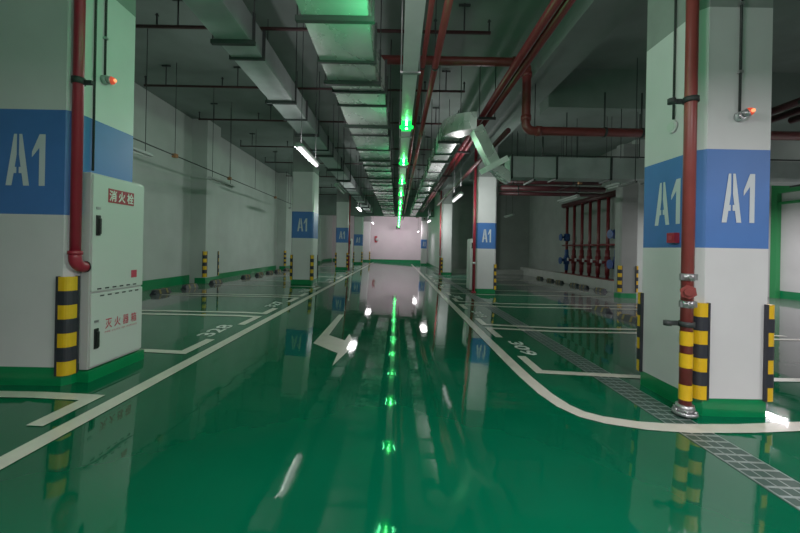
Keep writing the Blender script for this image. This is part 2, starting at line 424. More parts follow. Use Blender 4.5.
R1 = pillar('large white pillar with a blue A1 band on two faces beside the red riser pipe', 2.45, 3.05, 2.88, 3.59, Rband(0), HC+2.0, texts=('front', 'side'), tl=HC+.455, th=.395)
R2 = pillar('white A1 pillar second along the red riser row, with a white cabinet on its side', 2.45, 3.07, 11.0, 11.6, (HC+.03, HC+.83), HC+2.25)
R3 = pillar('plain white pillar without a blue band, third along the red riser row', 2.38, 2.95, 19.0, 19.6, None, HC+2.4)
R5 = pillar('distant thin A1 pillar at the far end of the white aisle wall', 2.10, 2.60, 31.0, 31.6, (HC+.0, HC+.78), HC+2.4)
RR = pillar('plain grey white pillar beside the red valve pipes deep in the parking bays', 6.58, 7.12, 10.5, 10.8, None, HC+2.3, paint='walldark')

# ---------------------------------------------------------------- corner guards
def guard_mesh(sx):
    """L-shaped rubber corner guard, standing at the origin; legs run along -sx*x and +y; seven bands"""
    mb = MB(); H = .775; n = 7; leg = .062; t = .024
    def prof(tt):
        out = [(-leg, -tt)]
        r = .05
        for i in range(6):
            a = -PI/2 + i/5*PI/2; out.append((tt-r+r*math.cos(a), -tt+r+r*math.sin(a)))
        out.append((tt, leg)); inn = [(.003, leg), (.003, .043), (-.043, -.003), (-leg, -.003)]
        return [(sx*x, y) for x, y in out+inn]
    for k in range(n):
        yel = k % 2 == 0; mb.m(1 if yel else 0); tt = t-.002 if yel else t
        mb.prism(prof(tt), k*H/n, (k+1)*H/n)
    mb.m(0)
    for e in (0, 1):   # dark rims along the free edges
        if e == 0: lo, hi = (-leg-.012, -t-.003, 0), (-leg+.004, -.003, H+.004)
        else: lo, hi = (.003, leg-.004, 0), (t+.003, leg+.012, H+.004)
        if sx < 0: lo, hi = (-hi[0], lo[1], lo[2]), (-lo[0], hi[1], hi[2])
        mb.box(lo, hi)
    return mb
G = {}
def guard(sx, rot, x, y, label, z0=.10):
    k = sx
    loc = (x, y, zf(x, y)+z0)
    if k not in G:
        o = guard_mesh(sx).build('corner_guard', ['rubber', 'yellow']); G[k] = o
    else:
        o = G[k].copy(); COL.objects.link(o)
    o.location = loc; o.rotation_euler = (0, 0, rot)
    tag(o, label, 'corner guard', 'black and yellow corner guards')
guard(1, 0, -2.58, 2.80, 'striped corner guard below the red pipe elbow of the fire cabinet pillar', .085)
guard(-1, 0, 2.45, 2.88, 'striped corner guard right beside the foot of the red riser pipe', .135)
guard(1, 0, 3.05, 2.88, 'striped corner guard on the outer front corner of the red riser pillar', .135)
guard(1, PI, 2.45, 3.59, 'striped corner guard on the back corner of the red riser pillar', .135)
guard(-1, 0, -3.28, 11.0, 'striped guard on the wall side front corner of the second cabinet row pillar', .13)
guard(1, 0, -2.60, 11.0, 'striped guard on the aisle side front corner of the second cabinet row pillar', .13)
guard(-1, PI, -2.60, 11.7, 'striped guard on the back corner of the second cabinet row pillar', .13)
guard(-1, 0, -3.28, 19.0, 'small striped guard on the wall side corner of the third cabinet row pillar', .13)
guard(1, 0, -2.62, 19.0, 'small striped guard on the aisle side corner of the third cabinet row pillar', .13)
guard(-1, 0, -3.28, 26.9, 'tiny striped guard on the wall side corner of the fourth cabinet row pillar', .13)
guard(1, 0, -2.62, 26.9, 'tiny striped guard on the aisle side corner of the fourth cabinet row pillar', .13)
guard(-1, 0, -3.2, 33.0, 'tiny striped guard on the wall side corner of the last plain pillar', .13)
guard(1, 0, -2.5, 33.0, 'tiny striped guard on the aisle side corner of the last plain pillar', .13)
guard(1, 0, 3.07, 11.0, 'striped guard on the outer corner of the second riser row pillar', .13)
guard(-1, 0, 2.38, 19.0, 'striped guard on the aisle corner of the third riser row pillar', .13)
guard(-1, 0, 6.58, 10.5, 'striped guard beside the red valve pipes on the deep bay pillar', .18)
guard(1, 0, 7.12, 10.5, 'striped guard on the outer corner of the deep bay pillar', .18)
for i, (y0, y1) in enumerate(PIERS[:2]):
    w = ['first', 'second'][i]
    guard(1, 0, WL+.47, y0, 'striped guard on the near corner of the %s pier of the long wall' % w, .19)
    if i == 0: guard(-1, PI, WL+.47, y1, 'striped guard on the far corner of the %s pier of the long wall' % w, .19)

# ---------------------------------------------------------------- fire cabinet on the near left pillar
cx0, cx1, cy0, cy1 = -2.62, -2.49, 2.90, 3.49
cz0, cz1 = HC-1.043, HC+.57
cab = thing('fire_cabinet', 'tall white fire hydrant cabinet with red signs and two doors on the pillar', 'fire cabinet', (cx1, (cy0+cy1)/2, cz0))
mb = MB(); mb.box((-2.575, cy0, cz0), (cx1-.012, cy1, cz1), .006); mb.build('cabinet_body', 'cabside', cab)
zs = HC-.42
def cdoor(z0, z1, zh):
    mb = MB(); mb.box((cx1-.011, cy0+.006, z0), (cx1+.004, cy1-.004, z1), .004)
    d = mb.build('door', 'cabinet', cab)
    mb = MB(); y = cy0+.055
    mb.box((cx1+.004, y-.022, zh-.085), (cx1+.014, y+.022, zh+.085), .006); mb.m(0)
    mb.box((cx1+.014, y-.012, zh-.072), (cx1+.030, y+.012, zh+.06), .006)
    mb.build('handle', 'black', d)
    return d
d1 = cdoor(zs+.012, cz1-.015, HC+.14)
d2 = cdoor(cz0+.02, zs-.006, HC-.80)
for d, zz in ((d1, HC+.285), (d2, HC-.655)):
    mb = MB(); mb.box((cx1+.004, cy0+.035, zz-.012), (cx1+.010, cy0+.075, zz+.008)); mb.build('lock', 'chrome', d)
# vents along the joint
for r, zz in enumerate((zs+.03, zs-.03)):
    for i in range(6):
        y = cy0+.06+i*.08+r*.03; mb = MB(); mb.box((cx1+.003, y, zz-.005), (cx1+.0055, y+.042, zz+.007)); mb.build('vent_slot', 'black', d2 if r else d1)
# red sign with the three characters, white on red; lower door lettering
yc = (cy0+cy1)/2
mb = MB()
for i in range(3): mb.box((cx1+.004, yc-.14+i*.10, HC+.345), (cx1+.007, yc-.045+i*.10, HC+.465))
s = mb.build('sign_panel', 'sign', d1)
mb = MB(); 
for i, ch in enumerate('消火栓'):
    put_text(mb, ch, .095, (cx1+.009, yc-.0925+i*.10, HC+.405), (0, 1, 0), (0, 0, 1), width=.078, bold=.022)
mb.build('lettering', 'signwhite', s)
mb = MB()
for i, ch in enumerate('灭火器箱'):
    put_text(mb, ch, .085, (cx1+.0055, yc-.11+i*.097, HC-.70), (0, 1, 0), (0, 0, 1), width=.072, bold=.012)
put_text(mb, 'MIE HUO QI XIANG', .018, (cx1+.0055, yc+.035, HC-.77), (0, 1, 0), (0, 0, 1), width=.37)
mb.build('lettering', 'redtext', d2)
mb = MB(); mb.box((cx1+.004, cy1-.155, HC-.325), (cx1+.006, cy1-.085, HC-.255)); mb.build('sticker', 'redtext', d1)

def elbow(c, a, b, r, n=6):
    """quarter bend points: from c+a*r to c+b*r round the corner c"""
    c = Vector(c); a = Vector(a); b = Vector(b)
    return [c + a*r*(1-math.sin(t)) + b*r*(1-math.cos(t)) for t in [i/n*PI/2 for i in range(n+1)]]

# red feed pipe of the cabinet
fp = thing('feed_pipe', 'crimson water pipe running down the pillar into the fire cabinet', 'pipe', (-2.518, 2.80, HC-.2))
X, Y = -2.530, 2.80
mb = MB(); mb.tube([(X, Y, CEIL-.01), (X, Y, HC-.10)], .036, 14); mb.build('pipe', 'redbright', fp)
mb = MB(); mb.tube([(X, Y, HC-.09)]+elbow((X, Y, HC-.20), (0, 0, 1), (0, 1, 0), .075)+[(X, cy0-.004, HC-.20)], .043, 14)
mb.tube([(X, Y, HC-.10), (X, Y, HC-.07)], .049, 14); mb.build('elbow', 'redbright', fp)
mb = MB(); mb.tube([(X, cy0-.012, HC-.20), (X, cy0-.002, HC-.20)], .047, 16); mb.build('flange', 'black', fp)
mb = MB(); mb.tube([(X, Y, HC+1.24), (X, Y, HC+1.29)], .045, 14); mb.box((X+.03, Y+.0, HC+1.245), (X+.10, Y+.03, HC+1.275)); mb.build('pipe_bracket', 'iron', fp)

# conduits and beacons
def beacon(label, base, tip_axis, conduit_top, conduit_label, lit=True):
    x, y, z = base
    t = thing('alarm_beacon', label, 'beacon lamp', base, 'red alarm beacons')
    ax = {'-y': (0, -1, 0), 'x': (1, 0, 0)}[tip_axis]; A_ = Vector(ax)
    mb = MB(); p = Vector(base); mb.tube([p+A_*.001, p+A_*.035], .038, 14); mb.build('back_box', 'galvdull', t)
    off = Vector((.03, 0, .02)) if tip_axis == '-y' else Vector((0, .01, .0))
    mb = MB(); mb.tube([p+A_*.036, p+A_*.05], .03); mb.tube([p+A_*.036+off*.2, p+A_*.06+off], [.028, .036], 14)
    mb.build('lamp_housing', 'chrome', t)
    mb = MB(); mb.dome(p+A_*.06+off, .034, tip_axis); mb.build('lamp_lens', 'siren', t)
    mb = MB(); mb.tube([p+A_*.088+off, p+A_*.099+off], .014); mb.build('lamp_core', 'sirenred', t)
    c = thing('conduit', conduit_label, 'conduit', (x, y, z), 'thin conduits on the pillars')
    mb = MB(); q = p+A_*.013; mb.tube([q+Vector((0, 0, .040)), (q.x, q.y, conduit_top)], .009, 8); mb.build('tube', 'iron', c)
    for k in range(3):
        zz = z+.35+k*.55; mb = MB(); mb.box((q.x-.016, q.y-.012, zz), (q.x+.016, q.y+.012, zz+.02)); mb.build('clip', 'chrome', c)
beacon('glowing red beacon on the front of the red riser pillar', (2.735, 2.877, HC+1.11), '-y', HC+3.1, 'thin conduit rising from the beacon on the front of the red riser pillar')
beacon('glowing orange red beacon on the aisle face of the fire cabinet pillar', (-2.576, 3.09, HC+1.41), 'x', CEIL-.1, 'thin conduit rising from the beacon on the fire cabinet pillar')
def conduit(label, pts, r=.009):
    c = tag(MB().tube(pts, r, 8).build('conduit', 'iron', origin=pts[0]), label, 'conduit', 'thin conduits on the pillars')
conduit('thin conduit between the red pipe and the beacon on the cabinet pillar', [(-2.566, 2.99, HC+.60), (-2.566, 2.99, CEIL-.1)])
# round junction box with conduit on the aisle face of the near right pillar
t = thing('junction_box', 'round white junction box high on the aisle face of the riser pillar', 'junction box', (2.448, 3.18, HC+1.13))
mb = MB(); mb.tube([(2.447, 3.18, HC+1.13), (2.425, 3.18, HC+1.13)], .055, 18); mb.build('box', 'white', t)
mb = MB(); mb.tube([(2.425, 3.18, HC+1.13), (2.421, 3.18, HC+1.13)], .042, 18); mb.build('cover', 'cabinet', t)
mb = MB(); mb.tube([(2.434, 3.165, HC+1.19), (2.434, 3.165, HC+3.1)], .009, 8); mb.build('conduit', 'iron', t)
# call point
t = thing('fire_call_point', 'square red fire alarm call point on the blue band of the riser pillar', 'alarm button', (2.448, 3.13, HC+.13))
mb = MB(); mb.box((2.40, 3.085, HC+.09), (2.448, 3.175, HC+.18), .006); mb.build('case', 'sign', t)
mb = MB(); mb.box((2.395, 3.11, HC+.115), (2.3995, 3.15, HC+.155)); mb.build('button', 'redtext', t)

# red riser pipe
rp = thing('riser_pipe', 'red riser pipe with yellow bands standing on the drain beside the pillar', 'pipe', (2.352, 2.86, zf(2.35, 2.86)))
X, Y = 2.337, 2.86
def rz(v): return HC-(v-248-5.6)*Y/356
mb = MB(); mb.tube([(X, Y, rz(405)), (X, Y, CEIL-.01)], .043, 16); mb.build('pipe', 'red', rp)
for a, b in ((331, 345), (353, 367), (384, 399)):
    mb = MB(); mb.tube([(X, Y, rz(b)), (X, Y, rz(a))], .0455, 16, cap=False); mb.build('reflective_band', 'yellow', rp)
for v in (277, 304):
    mb = MB(); mb.tube([(X, Y, rz(v+3.5)), (X, Y, rz(v-3.5))], .051, 16)
    mb.box((X-.068, Y-.02, rz(v+3)), (X-.047, Y+.0, rz(v-3))); mb.box((X+.047, Y-.02, rz(v+3)), (X+.068, Y+.0, rz(v-3)))
    mb.tube([(X-.02, Y-.045, rz(v)), (X-.02, Y-.060, rz(v))], .014, 8)
    mb.build('coupling', 'chrome', rp)
mb = MB(); d = Vector((-.55, -.8, 0)).normalized(); c = Vector((X, Y, rz(291)))
mb.tube([c, c+d*.075], .042, 14); mb.tube([c+d*.075, c+d*.105], .056, 6); mb.tube([c+d*.105, c+d*.125], .030, 6); mb.build('outlet_cap', 'red', rp)
for v in (324, 100):
    mb = MB(); mb.tube([(X, Y, rz(v)-.02), (X, Y, rz(v)+.02)], .056, 14); mb.box((X-.13, Y+.02, rz(v)-.018), (X-.04, Y+.045, rz(v)+.018)); mb.tube([(X-.13, Y+.03, rz(v)-.02), (X-.13, Y+.03, rz(v)+.02)], .03, 10)
    mb.build('pipe_bracket', 'iron', rp)
mb = MB(); z0 = zf(X, Y)+.018
mb.tube([(X, Y, z0), (X, Y, z0+.025)], .085, 16); mb.tube([(X, Y, z0+.02), (X, Y, rz(404))], .062, 16)
for k in range(6): mb.tube([(X+.072*math.cos(k*PI/3), Y+.072*math.sin(k*PI/3), z0+.02), (X+.072*math.cos(k*PI/3), Y+.072*math.sin(k*PI/3), z0+.045)], .011, 6)
mb.build('base_flange', 'chrome', rp)

# second cabinet and pipes on the far pillars
def small_cabinet(x, y0, y1, z0, z1, label, sx):
    t = thing('fire_cabinet', label, 'fire cabinet', (x, (y0+y1)/2, z0), 'fire cabinets on far pillars')
    mb = MB(); mb.box((min(x, x+sx*.16), y0, z0), (max(x, x+sx*.16), y1, z1), .006); mb.build('cabinet_body', 'cabinet', t)
    mb = MB(); xx = x+sx*.16; mb.box((min(xx, xx+sx*.012), y0+.02, z0+.03), (max(xx, xx+sx*.012), y1-.02, z1-.03), .004); mb.build('door', 'cabinet', t)
    mb = MB(); mb.box((min(x, x+sx*.16)+.03, y0-.006, z1-.30), (max(x, x+sx*.16)-.03, y0-.001, z1-.12)); mb.build('sign_panel', 'black', t)
small_cabinet(2.448, 11.08, 11.58, HC-1.25, HC+.33, 'slim white cabinet with dark sign beside the second riser row pillar', -1)
small_cabinet(-2.618, 19.1, 19.58, HC-1.1, HC+.45, 'small pale cabinet on the aisle side of the third cabinet row pillar', 1)
def riser(x, y, z1, label, r=.045):
    t = thing('riser_pipe', label, 'pipe', (x, y, zf(x, y)), 'red risers on far pillars')
    mb = MB(); mb.tube([(x, y, zf(x, y)+.014), (x, y, z1)], r, 12); mb.build('pipe', 'redbright', t)
    mb = MB(); mb.tube([(x, y, HC-.45), (x, y, HC-.38)], r+.012, 12); mb.build('coupling', 'chrome', t)
    mb = MB(); mb.tube([(x, y, zf(x, y)+.012), (x, y, zf(x, y)+.06)], r+.03, 12); mb.build('base_flange', 'redbright', t)
riser(2.37, 10.93, HC+3.1, 'red riser pipe in front of the second riser row pillar')
riser(2.30, 18.95, HC+3.1, 'thin red riser pipe in front of the plain third riser row pillar', .04)
riser(-2.55, 18.95, HC+3.2, 'thin red riser pipe beside the third cabinet row pillar', .04)

# ---------------------------------------------------------------- air ducts
def duct_run(name, label, x0, x1, z0, z1, y0, y1, traps, flanges, m='galv', narrow=None):
    t = thing(name, label, 'air duct', ((x0+x1)/2, (y0+y1)/2, z0))
    mb = MB()
    if narrow:
        (ya, yb, nx0, nx1) = narrow
        sec = lambda a, b, y: [(a, y, z0), (b, y, z0), (b, y, z1), (a, y, z1)]
        mb.loft([sec(x0, x1, y0), sec(x0, x1, ya), sec(nx0, nx1, yb), sec(nx0, nx1, y1)])
    else: mb.box((x0, y0, z0), (x1, y1, z1))
    mb.build('duct_body', m, t)
    def wx(y):
        if not narrow or y < narrow[0]: return x0, x1
        return (narrow[2], narrow[3])
    for y in flanges:
        a, b = wx(y); mb = MB()
        for lo, hi in (((a-.03, y-.016, z0-.03), (b+.03, y+.016, z0)), ((a-.03, y-.016, z0), (a, y+.016, z1+.03)), ((b, y-.016, z0), (b+.03, y+.016, z1+.03))): mb.box(lo, hi)
        mb.build('flange', 'iron', t)
    for y in traps:
        a, b = wx(y); mb = MB(); mb.box((a-.06, y-.025, z0-.055), (b+.06, y+.025, z0-.005))
        for xx in (a-.045, b+.045): mb.tube([(xx, y, z0-.06), (xx, y, CEIL-.01)], .0075, 6)
        mb.box((b+.034, y-.02, z0), (b+.056, y+.02, z1))
        mb.build('hanger', 'iron', t)
    return t
fl = [4.56, 6.73]+[6.73+2.1*i for i in range(1, 10)]
tr = [4.17+1.72*i for i in range(0, 13)]
duct_run('air_duct', 'plain grey air duct nearest the long wall, running over the fire cabinet side', -2.16, -1.77, HC+2.4, HC+2.72, .6, 26, [2.45]+tr, fl, m='galvdull')
T = [3.4, 4.72, 6.4, 8.9, 11.2, 13.7, 16.0, 18.3, 20.6, 23]
Fg = [2.2, 4.21, 5.02, 5.5, 6.95, 8.0, 9.55, 10.2, 11.9, 12.6, 14.5, 15.2, 16.9, 17.6, 19.2, 20.0, 21.6]
duct_run('air_duct', 'broad shiny galvanised air duct over the middle of the aisle', -.95, -.315, HC+2.2, HC+2.62, .8, 24.5, T, Fg, narrow=(4.75, 5.0, -.93, -.22))
T3 = [7.25, 8.9, 11.4, 14.0, 17, 20]; F3 = [8.25, 10.2, 12.5, 15.4, 18.4]
t3 = duct_run('air_duct', 'shiny galvanised duct beside the red pipes with a bend and a flanged drop', .85, 1.20, HC+2.2, HC+2.52, 7.1, 24, T3, F3)
# bend towards the bays, then a sloping square branch with a collar and an end bend
mb = MB(); secs = []
for i in range(9):
    a = i/8*PI/2*.96; cxx, cyy = 1.45, 7.1
    def R(r): return (cxx-r*math.cos(a), cyy-r*math.sin(a))
    pi, po = R(.25), R(.60)
    secs.append([(*po, HC+2.2), (*pi, HC+2.2), (*pi, HC+2.52), (*po, HC+2.52)])
mb.loft(secs); mb.build('bend', 'galv', t3)
def orient(p, q, w, h, side=Vector((0, 1, 0))):
    d = (q-p).normalized(); s_ = (side - d*side.dot(d)).normalized(); n = d.cross(s_)
    return [[c+s_*(a*w/2)+n*(b*h/2) for a, b in ((-1, -1), (1, -1), (1, 1), (-1, 1))] for c in (p, q)]
pa = Vector((1.43, 6.68, HC+2.27)); pb = Vector((1.80, 6.74, HC+1.60)); pc = Vector((1.94, 6.74, HC+1.50))
mb = MB(); mb.loft(orient(pa, pb, .30, .20)); mb.build('drop_duct', 'galv', t3)
dd = (pb-pa).normalized()
mb = MB(); mb.loft(orient(pb-dd*.05, pb+dd*.05, .42, .46)); mb.build('collar', 'tray', t3)
mb = MB(); secs = []
for i in range(8):
    k = i/7; ang = math.radians(-63+63*k)
    c = pb+dd*.05 + Vector((math.sin(k*PI/2)*.26, 0, -.20*(1-(1-k)**2)))
    dv = Vector((math.cos(ang), 0, math.sin(ang))); n = Vector((0, 1, 0)).cross(dv)
    secs.append([c+Vector((0, 1, 0))*(a*.13)+n*(b*.09) for a, b in ((-1, -1), (1, -1), (1, 1), (-1, 1))])
mb.loft(secs); mb.build('end_bend', 'galv', t3)
# cross duct over the bays
t = thing('air_duct', 'wide dull cross duct hanging over the deep parking bays', 'air duct', (6, 7.0, HC+1.40))
mb = MB(); mb.box((2.16, 6.9, HC+1.42), (11.5, 7.25, HC+1.82)); mb.build('duct_body', 'galvdull', t)
for x in (2.18, 3.05, 4.1, 4.95, 6.0, 8.0):
    mb = MB(); mb.box((x, 6.87, HC+1.39), (x+.03, 6.9, HC+1.85)); mb.box((x, 6.87, HC+1.39), (x+.03, 7.28, HC+1.42)); mb.build('flange', 'iron', t)
for x in (2.6, 4.55, 6.5, 9):
    mb = MB()
    for yy in (6.84, 7.3): mb.tube([(x, yy, HC+1.34), (x, yy, (HC+2.95 if yy > 7.29 and x > 3.05 else CEIL)-.01)], .0075, 6)
    mb.box((x-.02, 6.8, HC+1.335), (x+.02, 7.33, HC+1.375)); mb.build('hanger', 'iron', t)

# cable trunking down the middle of the aisle
t = thing('cable_trunking', 'pale straight cable trunking over the aisle that carries the green lamps', 'cable trunking', (.12, 10, HC+2.0))
mb = MB(); mb.box((.03, .6, HC+2.0), (.195, 32.5, HC+2.10)); mb.build('tray', 'tray', t)
for y in [4.05, 6.4, 8.8, 11.2, 13.6, 16.0, 18.5, 21.0, 23.5, 26.0, 28.5, 31.0]:
    mb = MB(); mb.box((.0, y-.02, HC+1.985), (.23, y+.02, HC+2.0))
    for xx in (.008, .217): mb.tube([(xx, y, HC+1.99), (xx, y, CEIL-.01)], .006, 6)
    mb.build('hanger', 'chrome', t)
# green guidance lamps
gl = None
ys = [.8, 3.2]+[5.6+2.4*i for i in range(7)]+[22.6, 24.8, 27.3, 29.7, 32.0]
pos = ['%s green guide lamp under the trunking, counted from the camera' % w for w in ('first', 'second', 'third', 'fourth', 'fifth', 'sixth', 'seventh', 'eighth', 'ninth', 'tenth', 'eleventh', 'twelfth')]
pos[0] = 'brightest and largest green guide lamp under the trunking above the aisle'
pos[1] = 'green guide lamp next behind the largest one under the trunking'
for i, y in enumerate(ys):
    if i >= 2:
        if gl is None:
            gl = thing('guide_lamp', pos[0], 'green lamp', (.11, y, HC+2.0), 'green parking guide lamps')
            mb = MB(); mb.box((.035, y-.03, HC+1.915), (.19, y+.24, HC+1.999), .01); mb.build('lamp_body', 'greenglow', gl)  # glowing body lengthened to stand in for green light on the tray
            mb = MB()
            for k in range(3): mb.dome((.112, y-.032, HC+1.978-.026*k), .017, '-y')
            mb.build('led', 'greenlamp', gl)
            mb = MB(); mb.box((.005, y-.05, HC+1.89), (.22, y+.05, HC+1.915), .006); mb.build('lamp_mount', 'greenglow', gl)
            mb = MB(); mb.tube([(.112, y-.0, HC+1.884), (.112, y, HC+1.872)], .02, 10); mb.build('lamp_lens', 'greenlamp', gl)
        else:
            copy_tree(gl, (.11, y, HC+2.0), pos[min(i-2, 11)])
    for sg in (-1, 1):
        L = bpy.data.lights.new('green_lamp_light', 'AREA'); L.shape = 'RECTANGLE'; L.size = .12; L.size_y = .10; L.color = (.10, 1, .34); L.energy = (9 if sg < 0 else 5) if i < 2 else 2.6
        lo = bpy.data.objects.new('green_lamp_light', L); COL.objects.link(lo); lo.location = (.112+sg*.125, y, HC+1.95)
        lo.rotation_euler = (0, -sg*math.radians(80), 0)
t = thing('hanging_sign_box', 'small dark box hanging at the far end of the trunking', 'sign box', (.02, 32.7, HC+1.75))
mb = MB(); mb.box((-.14, 32.6, HC+1.72), (.26, 32.8, HC+2.0), .01); mb.build('case', 'black', t)
mb = MB(); mb.tube([(.06, 32.7, HC+2.0), (.06, 32.7, CEIL-.01)], .01, 6); mb.build('hanger_rod', 'iron', t)

# ---------------------------------------------------------------- red pipes along the aisle
def long_pipe(label, x, z, r, y0, y1, m='ceilred', brackets=()):
    t = thing('water_pipe', label, 'pipe', (x, y0, z))
    mb = MB(); mb.tube([(x, y0, z), (x, y1, z)], r, 12); mb.build('pipe', m, t)
    for y in brackets:
        mb = MB(); mb.tube([(x, y-.015, z), (x, y+.015, z)], r+.008, 12); mb.tube([(x, y, z+r), (x, y, CEIL-.01)], .006, 6); mb.build('hanger', 'iron', t)
    for y in [y0+2.6+5.8*i for i in range(4)]:
        mb = MB(); mb.tube([(x, y-.04, z), (x, y+.04, z)], r+.010, 12); mb.build('coupling', m, t)
long_pipe('thinner red pipe of the two beside the trunking', .305, HC+2.5, .030, .8, 31.5, brackets=[4.9+2.9*i for i in range(8)])
long_pipe('thicker red pipe of the two beside the trunking', .475, HC+2.5, .043, .8, 31.5, brackets=[4.9+2.9*i for i in range(8)])
def pair_pipe(label, x, br):
    long_pipe(label, x, HC+2.7, .055, .8, 31.5, m='pairred', brackets=[])
pair_pipe('red pipe on the aisle side of the thick pair above the drain', 1.672, 0)
pair_pipe('red pipe on the bay side of the thick pair above the drain', 1.808, 0)
for i, y in enumerate((7.1, 9.6, 12.8, 16.2)):
    t = thing('pipe_hanger', ['nearest black hanger frame under the thick red pipe pair', 'second black hanger frame under the thick red pipe pair', 'third black hanger frame under the thick red pipe pair', 'fourth black hanger frame under the thick red pipe pair'][i], 'pipe hanger', (1.74, y, HC+2.6), 'hanger frames of the red pipe pair')
    mb = MB(); mb.box((1.57, y-.02, HC+2.595), (1.92, y+.02, HC+2.643)); mb.build('crossbar', 'iron', t)
    for xx in (1.59, 1.90):
        mb = MB(); mb.tube([(xx, y, HC+2.643), (xx, y, CEIL-.01)], .009, 6); mb.build('rod', 'iron', t)
# big cross main with a drop
t = thing('water_main', 'thick red water main crossing above the aisle and dropping over the bays', 'pipe', (2.2, 6.2, HC+2.1))
Y = 6.25
hi = HC+3.30; lo = HC+2.10; xd = 2.22
mb = MB(); mb.tube([(-.9, Y, hi)]+[(xd-.14, Y, hi)]+elbow((xd, Y, hi), (-1, 0, 0), (0, 0, -1), .13)+elbow((xd, Y, lo), (0, 0, 1), (1, 0, 0), .13)+[(9.5, Y, lo)], .075, 14); mb.build('pipe', 'ceilred', t)
for p, q in (((1.96, Y, hi), (2.05, Y, hi)), ((xd, Y, hi-.26), (xd, Y, hi-.18)), ((xd, Y, lo+.18), (xd, Y, lo+.26)), ((xd+.18, Y, lo), (xd+.26, Y, lo))):
    mb = MB(); mb.tube([p, q], .09, 14); mb.build('coupling', 'ceilred', t)
for x in (3.6, 4.25, 7.2):
    mb = MB(); mb.tube([(x, Y, lo-.08), (x, Y, lo+.7)], .014, 6); mb.tube([(x-.02, Y, lo), (x+.02, Y, lo)], .088, 12); mb.build('hanger', 'iron', t)
# pipe that runs off from the drop along the aisle
long_pipe('thin dark red pipe branching behind the drop of the water main', 2.02, HC+2.22, .05, 6.6, 18, m='reddark')

# sprinkler branches across the ceiling
ZB = HC+3.3
sp = [(5.42, -5.3, 1.36, .026, 'nearest'), (7.45, -5.35, 1.36, .024, 'second'), (9.4, -5.3, 1.36, .024, 'third'), (11.88, -5.3, 1.36, .022, 'fourth'), (14.1, -5.3, 1.3, .022, 'fifth'), (16.8, -5.3, 1.3, .022, 'sixth'), (19.8, -5.3, 1.3, .022, 'seventh'), (22.5, -5.3, 1.3, .022, 'eighth')]
for y, xa, xb, r, w in sp:
    t = thing('sprinkler_pipe', 'thin dark cross pipe with upright sprinklers below the ceiling, %s from the camera' % w, 'sprinkler pipe', ((xa+xb)/2, y, ZB), 'sprinkler branch pipes')
    mb = MB(); mb.tube([(xa, y, ZB), (xb, y, ZB)], r, 10); mb.build('pipe', 'sprinkred', t)
    for x in (xa+.02, -3.72, -1.35, .52, xb-.02):
        mb = MB(); mb.tube([(x, y, ZB), (x, y, ZB+.17)], .013, 6); mb.tube([(x, y, ZB+.17), (x, y, ZB+.20)], [.03, .012], 8); mb.build('sprinkler_head', 'iron', t)
    for x in (-4.9, -3.4, .96):
        mb = MB(); mb.tube([(x, y, ZB+.02), (x, y, CEIL-.01)], .012, 6); mb.box((x-.09, y-.012, CEIL-.05), (x+.09, y+.012, CEIL-.02)); mb.build('hanger', 'iron', t)
t = thing('sprinkler_pipe', 'low dark sprinkler pipe with end drop hanging over the deep bays', 'sprinkler pipe', (5, 7.55, HC+2.0), 'sprinkler branch pipes')
mb = MB(); mb.tube([(3.05, 7.55, HC+2.42), (3.05, 7.55, HC+2.02), (9, 7.55, HC+2.02)], .018, 8); mb.build('pipe', 'iron', t)
for x in (3.55, 5.1, 7):
    mb = MB(); mb.tube([(x, 7.55, HC+2.02), (x, 7.55, HC+2.94)], .011, 6); mb.build('hanger', 'iron', t)

# dark red header pipes deep in the bays
for i, (y, z, r) in enumerate(((11.75-.5, HC+2.16, .07), (11.75-.7, HC+1.93, .085), (11.75-.45, HC+1.80, .06))):
    t = thing('header_pipe', ['topmost dark red header pipe behind the cross duct', 'thickest dark red header pipe behind the cross duct', 'lowest dark red header pipe behind the cross duct'][i], 'pipe', (4.8, y, z), 'dark red header pipes')
    mb = MB(); mb.tube([(3.2, y, z), (6.4, y, z)], r, 12); mb.build('pipe', 'reddark', t)
    for x in (3.6+.1*i, 5.5+.1*i):
        mb = MB(); mb.tube([(x, y+r+.012, z-r-.01), (x, y+r+.012, CEIL-.01)], .008, 6); mb.tube([(x-.015, y, z), (x+.015, y, z)], r+.008, 12); mb.build('hanger', 'iron', t)
# bundle of red pipes over the open bay, right of the near pillar
ends = ['nearest the aisle', 'second from the aisle', 'third from the aisle', 'fourth from the aisle', 'fifth from the aisle', 'sixth from the aisle', 'farthest from the aisle']
for i in range(7):
    x = 5.7+.34*i; z = HC+2.10
    t = thing('water_pipe', 'dark red pipe of the bundle over the open bay, %s' % ends[i], 'pipe', (x, 6, z), 'red pipe bundle over the open bay')
    mb = MB(); mb.tube([(x, .5, z+.10), (x, 5.8, z+.10)], .055, 12); mb.build('pipe', 'reddark', t)
    mb = MB(); mb.tube([(x, 4.6, z+.10), (x, 4.7, z+.10)], .066, 12); mb.build('coupling', 'redbright', t)
t = thing('pipe_rack', 'dark hanger frame under the bundle of red pipes over the open bay', 'pipe hanger', (6.7, 5, HC+2.1))
for y in (2.2, 4.9):
    mb = MB(); mb.box((5.5, y-.02, HC+2.09), (7.95, y+.02, HC+2.14)); mb.build('crossbar', 'iron', t)
    for xx in (5.53, 7.92):
        mb = MB(); mb.tube([(xx, y, HC+2.14), (xx, y, CEIL-.01)], .01, 6); mb.build('hanger_rod', 'iron', t)

